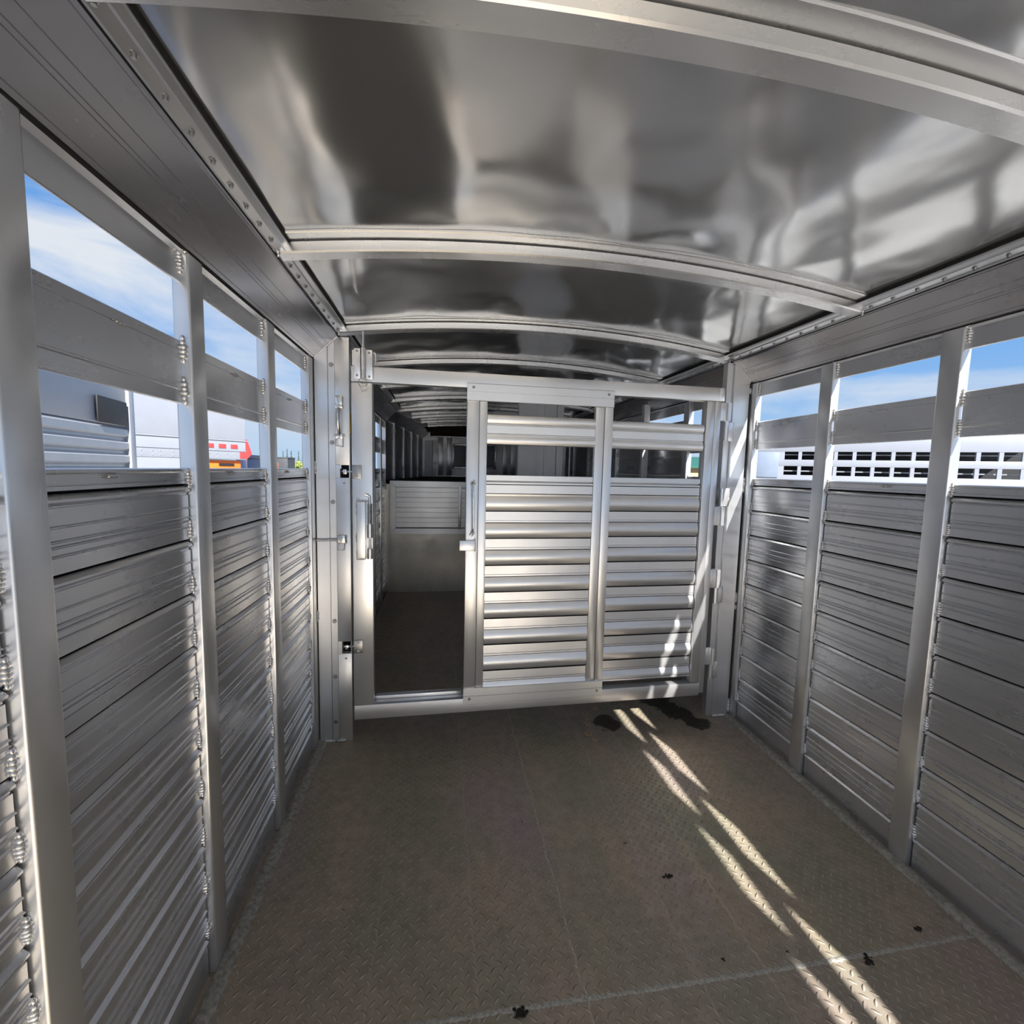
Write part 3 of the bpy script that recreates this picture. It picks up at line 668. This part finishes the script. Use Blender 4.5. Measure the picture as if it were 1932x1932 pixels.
clump(1.56, 1.52, .008, 'small dark mud crumb on the shaded floor toward the side wall', 8)
clump(1.20, 1.39, .008, 'small dark mud crumb in the middle floor, farther than the larger clump', 8)
clump(.86, 1.53, .007, 'tiny dark mud crumb on the floor in front of the sliding door', 6)
clump(1.50, .985, .007, 'tiny dark mud crumb beside the bright streak near the weld line', 6)
clump(1.93, .99, .018, 'dark mud clump against the right edge of the floor', 16)

# ------------------------------------------------------------------ outside: ground, sheds, vehicles, trees
GZ = -.5
s_ = plain('dry_gravel_yard', (.44, .43, .41), .95, 0, 1.5, .3, .3)
bm = B(); vs = [bm.verts.new(p) for p in ((-250, -250, GZ), (250, -250, GZ), (250, 250, GZ), (-250, 250, GZ))]; bm.faces.new(vs)
gd = struct(part('ground', bm, s_, base=(0, 0, GZ)))
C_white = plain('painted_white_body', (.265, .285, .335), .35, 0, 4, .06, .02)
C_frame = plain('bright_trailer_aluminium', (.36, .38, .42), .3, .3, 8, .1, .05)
C_red = plain('red_reflector', (.60, .05, .05), .3, 0, 20, .1, .05)
C_blk = plain('black_opening', (.012, .013, .018), .6, 0, 20, .3, .05)
C_or = plain('orange_paint', (.75, .16, .02), .4, 0, 20, .1, .05)
C_tyre = plain('tyre_rubber', (.02, .02, .02), .8, 0, 30, .3, .3)
C_navy = plain('navy_paint', (.012, .02, .06), .4, 0, 20, .2, .05)

def wheels(t, xs, y, r):
    for x in xs:
        bm = B(); bmesh.ops.create_cone(bm, cap_ends=True, segments=28, radius1=r, radius2=r, depth=.28, matrix=Matrix.Translation((x, y, r)) @ Matrix.Rotation(R(90), 4, 'X'))
        bmesh.ops.bevel(bm, geom=[e_ for e_ in bm.edges if len(e_.link_faces) == 2 and any(len(f.verts) > 4 for f in e_.link_faces)], offset=.04, segments=2, affect='EDGES')
        wh = part('wheel', bm, C_tyre, t, world=False)
        bm = B(); bmesh.ops.create_cone(bm, cap_ends=True, segments=20, radius1=r * .5, radius2=r * .4, depth=.30, matrix=Matrix.Translation((x, y, r)) @ Matrix.Rotation(R(90), 4, 'X')); part('hub', bm, C_frame, wh, world=False)
def lpart(n, bm, mt, par, label=None): return part(n, bm, mt, par, world=False, label=label)

# white box semi-trailer; local x runs along its side, local -y is the side we see
ax = math.atan2(12.53 - 10.69, -4.38 + 5.66)
t = thing('box_semi_trailer', 'tall white box trailer with red reflectors and a riveted lower side, out in the yard', 'trailer', (-4.38, 12.53, GZ), ax)
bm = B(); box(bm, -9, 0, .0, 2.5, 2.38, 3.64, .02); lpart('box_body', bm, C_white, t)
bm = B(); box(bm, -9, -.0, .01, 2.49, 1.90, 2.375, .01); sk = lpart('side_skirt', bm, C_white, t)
bm = B(); box(bm, -9, .03, -.012, .02, 2.355, 2.385, .004); lpart('rub_rail', bm, C_frame, t)
bm = B(); box(bm, -9, .01, -.006, .01, 2.105, 2.117, .002); lpart('seam_rail', bm, C_frame, t)
for i in range(3):
    x = -.30 - .29 * i
    bm = B(); box(bm, x - .085, x + .085, -.004, .012, 2.17, 2.27, .002); lpart('reflector', bm, C_red, sk, 'red reflector square')
bm = B()
for zz in (2.05, 1.95):
    for i in range(26): ball(bm, (-.08 - .2 * i - (.05 if i % 3 == 0 else 0), .008, zz), (.016, .012, .016), 8, 5)
rv = lpart('rivet_row', bm, C_frame, t); rv['kind'] = 'stuff'
bm = B(); box(bm, -.16, -.02, -.004, .012, 1.93, 2.09, .002); lpart('reflector', bm, C_red, sk)
bm = B(); prism(bm, [(0.0, 1.90), (.16, 2.06), (.03, 2.42), (0.0, 2.42)], 'y', .0, 2.4); lpart('tail_bracket', bm, C_red, t)
bm = B(); box(bm, -1.0, -.06, .12, 2.2, 1.2, 1.88, .03); lpart('chassis', bm, C_or, t, 'orange underframe')
bm = B(); box(bm, -9, -1.0, .015, 2.2, 1.0, 1.897, .01); lpart('lower_apron', bm, C_white, t)
bm = B(); box(bm, -.62, -.25, .10, .125, 1.74, 1.80, .0); lpart('chassis_recess', bm, C_blk, t)
wheels(t, (-6.5, -5.2), .25, .5)

# near aluminium trailer at the left picture edge
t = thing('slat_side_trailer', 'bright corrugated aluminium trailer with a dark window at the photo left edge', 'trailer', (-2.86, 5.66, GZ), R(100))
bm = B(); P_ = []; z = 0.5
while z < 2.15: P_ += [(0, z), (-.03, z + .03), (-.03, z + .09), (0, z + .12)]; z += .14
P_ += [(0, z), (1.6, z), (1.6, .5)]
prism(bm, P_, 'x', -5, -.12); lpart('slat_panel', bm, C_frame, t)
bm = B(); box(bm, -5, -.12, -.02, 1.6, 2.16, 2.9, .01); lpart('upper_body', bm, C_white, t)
bm = B(); box(bm, -.75, -.16, -.045, -.03, 2.17, 2.42, .005); lpart('window', bm, C_blk, t, 'dark side window')
bm = B(); box(bm, -.12, .0, -.05, 1.6, .5, 2.9, .01); lpart('corner_post', bm, C_frame, t)
wheels(t, (-3.2, -2.2), .0, .38)

# white stock trailer to the right
ax = math.atan2(7.35 - 8.65, 9.0 - 7.05)
t = thing('stock_trailer', 'white livestock trailer with two rows of side openings, parked outside the right wall', 'trailer', (7.0, 8.68, GZ), ax)
z_ = lambda z: z - GZ
cols_ = [(.60 + .30 * i, .60 + .30 * i + .24) for i in range(13)]
bm = B()
for (a, b) in ((.5, z_(1.33)), (z_(1.51), z_(1.64)), (z_(1.80), z_(2.10))): box(bm, 0.0, 5.2, 0, .06, a, b, .004)
for (za, zb) in ((z_(1.33), z_(1.51)), (z_(1.64), z_(1.80))):
    xs = [0] + [v for c in cols_ for v in c] + [5.2]
    for i in range(0, len(xs), 2):
        if xs[i + 1] - xs[i] > .01: box(bm, xs[i], xs[i + 1], .004, .056, za, zb, 0)
lpart('side_wall', bm, C_white, t)
bm = B(); box(bm, .06, .5, -.02, .0, z_(1.27), z_(1.79), .006); lpart('side_door', bm, plain('pale_blue_door', (.20, .245, .33), .4, 0, 5, .1, .02), t, 'blue-grey square door')
bm = B(); box(bm, 0, 5.2, 2.1, 2.16, .5, z_(2.1), 0); lpart('far_wall', bm, C_blk, t)
bm = B(); box(bm, 0, 5.2, 0, 2.16, z_(2.1), z_(2.16), .01); lpart('roof', bm, C_white, t)
bm = B(); box(bm, 0, .05, .06, 2.1, .5, z_(2.1), 0); lpart('end_wall', bm, C_white, t)
bm = B(); box(bm, 0, 5.2, .0, 2.1, .42, .5, 0); lpart('deck', bm, C_frame, t)
for zz in (z_(1.415), z_(1.75)):
    bm = B(); box(bm, .55, 5.1, .30, .33, zz - .012, zz + .012, 0); lpart('inner_rail', bm, C_frame, t)
wheels(t, (3.0, 3.9), .2, .36)

# farm shed and hay
t = thing('farm_shed', 'low shed with green metal roof far out beyond the gate', 'shed', (15.2, 24.8, GZ), R(-20))
bm = B(); box(bm, -4, 4, -1, 3, 0, 2.2, .01); lpart('shed_wall', bm, plain('tan_boards', (.50, .38, .22), .8, 0, 4, .2, .1), t)
bm = B(); prism(bm, [(-1.3, 2.25), (1, 2.85), (3.3, 2.25), (3.3, 2.15), (-1.3, 2.15)], 'x', -4.2, 4.2); lpart('shed_roof', bm, plain('green_roof_sheet', (.015, .11, .085), .5, 0, 4, .1, .05), t)
M['hay'] = plain('hay', (.62, .44, .17), .95, 0, 14, .4, .8)
for i, (x, y, lab) in enumerate(((13.2, 21.9, 'round golden hay bale in front of the green-roofed shed, nearer the gate centre'), (14.3, 21.7, 'round golden hay bale in front of the green-roofed shed, middle of three'), (15.4, 21.3, 'round golden hay bale in front of the green-roofed shed, toward the gate hinge side'))):
    bm = B(); bmesh.ops.create_cone(bm, cap_ends=True, segments=28, radius1=.85, radius2=.85, depth=1.05, matrix=Matrix.Translation((x, y, GZ + .85)) @ Matrix.Rotation(R(90), 4, 'Y'))
    bmesh.ops.bevel(bm, geom=[e_ for e_ in bm.edges if any(len(f.verts) > 4 for f in e_.link_faces)], offset=.12, segments=3, affect='EDGES')
    for v in bm.verts: v.co += Vector((noise.noise(v.co * 3), noise.noise(v.co * 3 + Vector((5, 0, 0))), 0)) * .03
    tag(part('hay_bale', bm, M['hay']), lab, 'hay bale', 'hay bales by the shed')

# yard objects seen low through the left openings
def crate(name, label, cat, x, y, zt, wd, dp, mt, rz=0.0, extra=None):
    t = thing(name, label, cat, (x, y, GZ), rz)
    bm = B(); box(bm, -wd / 2, wd / 2, -dp / 2, dp / 2, .25, zt - GZ, .03); lpart('body', bm, mt, t)
    bm = B(); box(bm, -wd / 2 - .03, wd / 2 + .03, -dp / 2 - .03, dp / 2 + .03, zt - GZ - .08, zt - GZ + .02, .01); lpart('lid', bm, mt if extra is None else extra, t)
    for sx in (-1, 1):
        for sy in (-1, 1):
            bm = B(); box(bm, sx * (wd / 2 - .12) - .05, sx * (wd / 2 - .12) + .05, sy * (dp / 2 - .12) - .05, sy * (dp / 2 - .12) + .05, 0, .25, .005); lpart('foot', bm, C_blk, t)
crate('container', 'navy blue container behind the tail of the white box trailer', 'container', -6.25, 17.5, 1.60, .36, 1.2, C_navy)
crate('container', 'black box container with white corner between the white trailer and an orange machine', 'container', -7.50, 21.7, 1.60, .38, 1.2, C_blk, 0, C_blk)
t = thing('marker_board', 'narrow white upright board beside the black container', 'board', (-6.9, 20.0, GZ)); bm = B(); box(bm, -.07, .07, -.03, .03, 0, 2.12, .01); lpart('board', bm, C_white, t); bm = B(); box(bm, -.2, .2, -.15, .15, 0, .06, .01); lpart('base', bm, C_white, t)
t = thing('orange_machine', 'orange machine hood seen low between the first two wall posts gap', 'machine', (-7.95, 23.7, GZ), R(-10))
bm = B(); box(bm, -.3, .3, -.8, .8, .5, 2.0, .15, 3); lpart('hood', bm, C_or, t); wheels(t, (-.1,), .9, .5); wheels(t, (-.1,), -.9, .5)
crate('stacked_pallet_rack', 'long black rack of equipment far off below the spruces', 'rack', -13.3, 42.9, 1.95, 1.35, 2, plain('grey_black_rack', (.04, .045, .055), .6, 0, 3, .4, .1))
M['spruce'] = plain('spruce_needles', (.035, .06, .03), .9, 0, 12, .5, .8); M['bark'] = plain('bark', (.08, .06, .045), .9, 0, 30, .3, .5)
def spruce(x, y, top, lab, seed):
    r_ = random.Random(seed); t = thing('spruce_tree', lab, 'tree', (x, y, GZ), 0, 'spruces on the horizon')
    H = top - GZ; bm = B(); tube(bm, (0, 0, 0), (0, 0, H * .9), .10, 8, r2=.02); lpart('trunk', bm, M['bark'], t)
    bm = B(); n = 13
    for i in range(n):
        z = H * (.15 + .83 * i / (n - 1)); rad = (H - z) * .17 + .05
        for k_ in range(9):
            a = k_ * .698 + r_.uniform(-.3, .3) + i; q = rad * r_.uniform(.7, 1.25)
            p0 = Vector((0, 0, z)); p1 = Vector((q * math.cos(a), q * math.sin(a), z - q * .35)); sd_ = Vector((-math.sin(a), math.cos(a), 0)) * q * .28
            v = [bm.verts.new(p) for p in (p0, p1 + Vector((0, 0, -.03)), p0.lerp(p1, .55) + sd_ + Vector((0, 0, -.05)), p0.lerp(p1, .55) - sd_ + Vector((0, 0, -.05)), p0.lerp(p1, .5) + Vector((0, 0, .07)))]
            bm.faces.new((v[0], v[2], v[4])); bm.faces.new((v[2], v[1], v[4])); bm.faces.new((v[1], v[3], v[4])); bm.faces.new((v[3], v[0], v[4])); bm.faces.new((v[0], v[3], v[1], v[2]))
    ball(bm, (0, 0, H * .98), (.05, .05, .25)); lpart('foliage', bm, M['spruce'], t)
for i, (x, y, zt, lab) in enumerate(((-22.8, 64.8, 3.2, 'lone dark spruce by the middle wall post, above the orange machine'), (-23.2, 73.5, 3.3, 'short dark spruce above the black rack, first of three'), (-19.72, 64.3, 3.3, 'dark spruce above the black rack, tallest of three'),
                                     (-16.6, 55.8, 2.8, 'short dark spruce above the black rack, last of three'), (-20.9, 73.2, 3.3, 'dark spruce above the yellow-green bush, shorter one'), (-17.5, 64.0, 4.0, 'tall dark spruce next to the third wall post'), (-24.8, 74.2, 2.2, 'tiny spruce between the lone one and the row above the rack'))):
    spruce(x, y, zt, lab, i)
t = thing('bush', 'sunlit yellow-green bush in front of the tall spruces', 'bush', (-13.6, 48.0, GZ)); bm = B(); rb = random.Random(4)
for i in range(90):
    a = rb.uniform(0, 6.28); q = rb.uniform(0, 1.15); z = rb.uniform(.1, 2.15 * (1 - .35 * q)); ball(bm, (q * math.cos(a), q * .8 * math.sin(a), z), (rb.uniform(.1, .25),) * 3, 6, 4)
lpart('foliage', bm, plain('bush_leaves', (.22, .26, .06), .9, 0, 9, .5, .8), t)
bm = B(); tube(bm, (0, 0, 0), (0, 0, .8), .08, 8); lpart('trunk', bm, M['bark'], t)
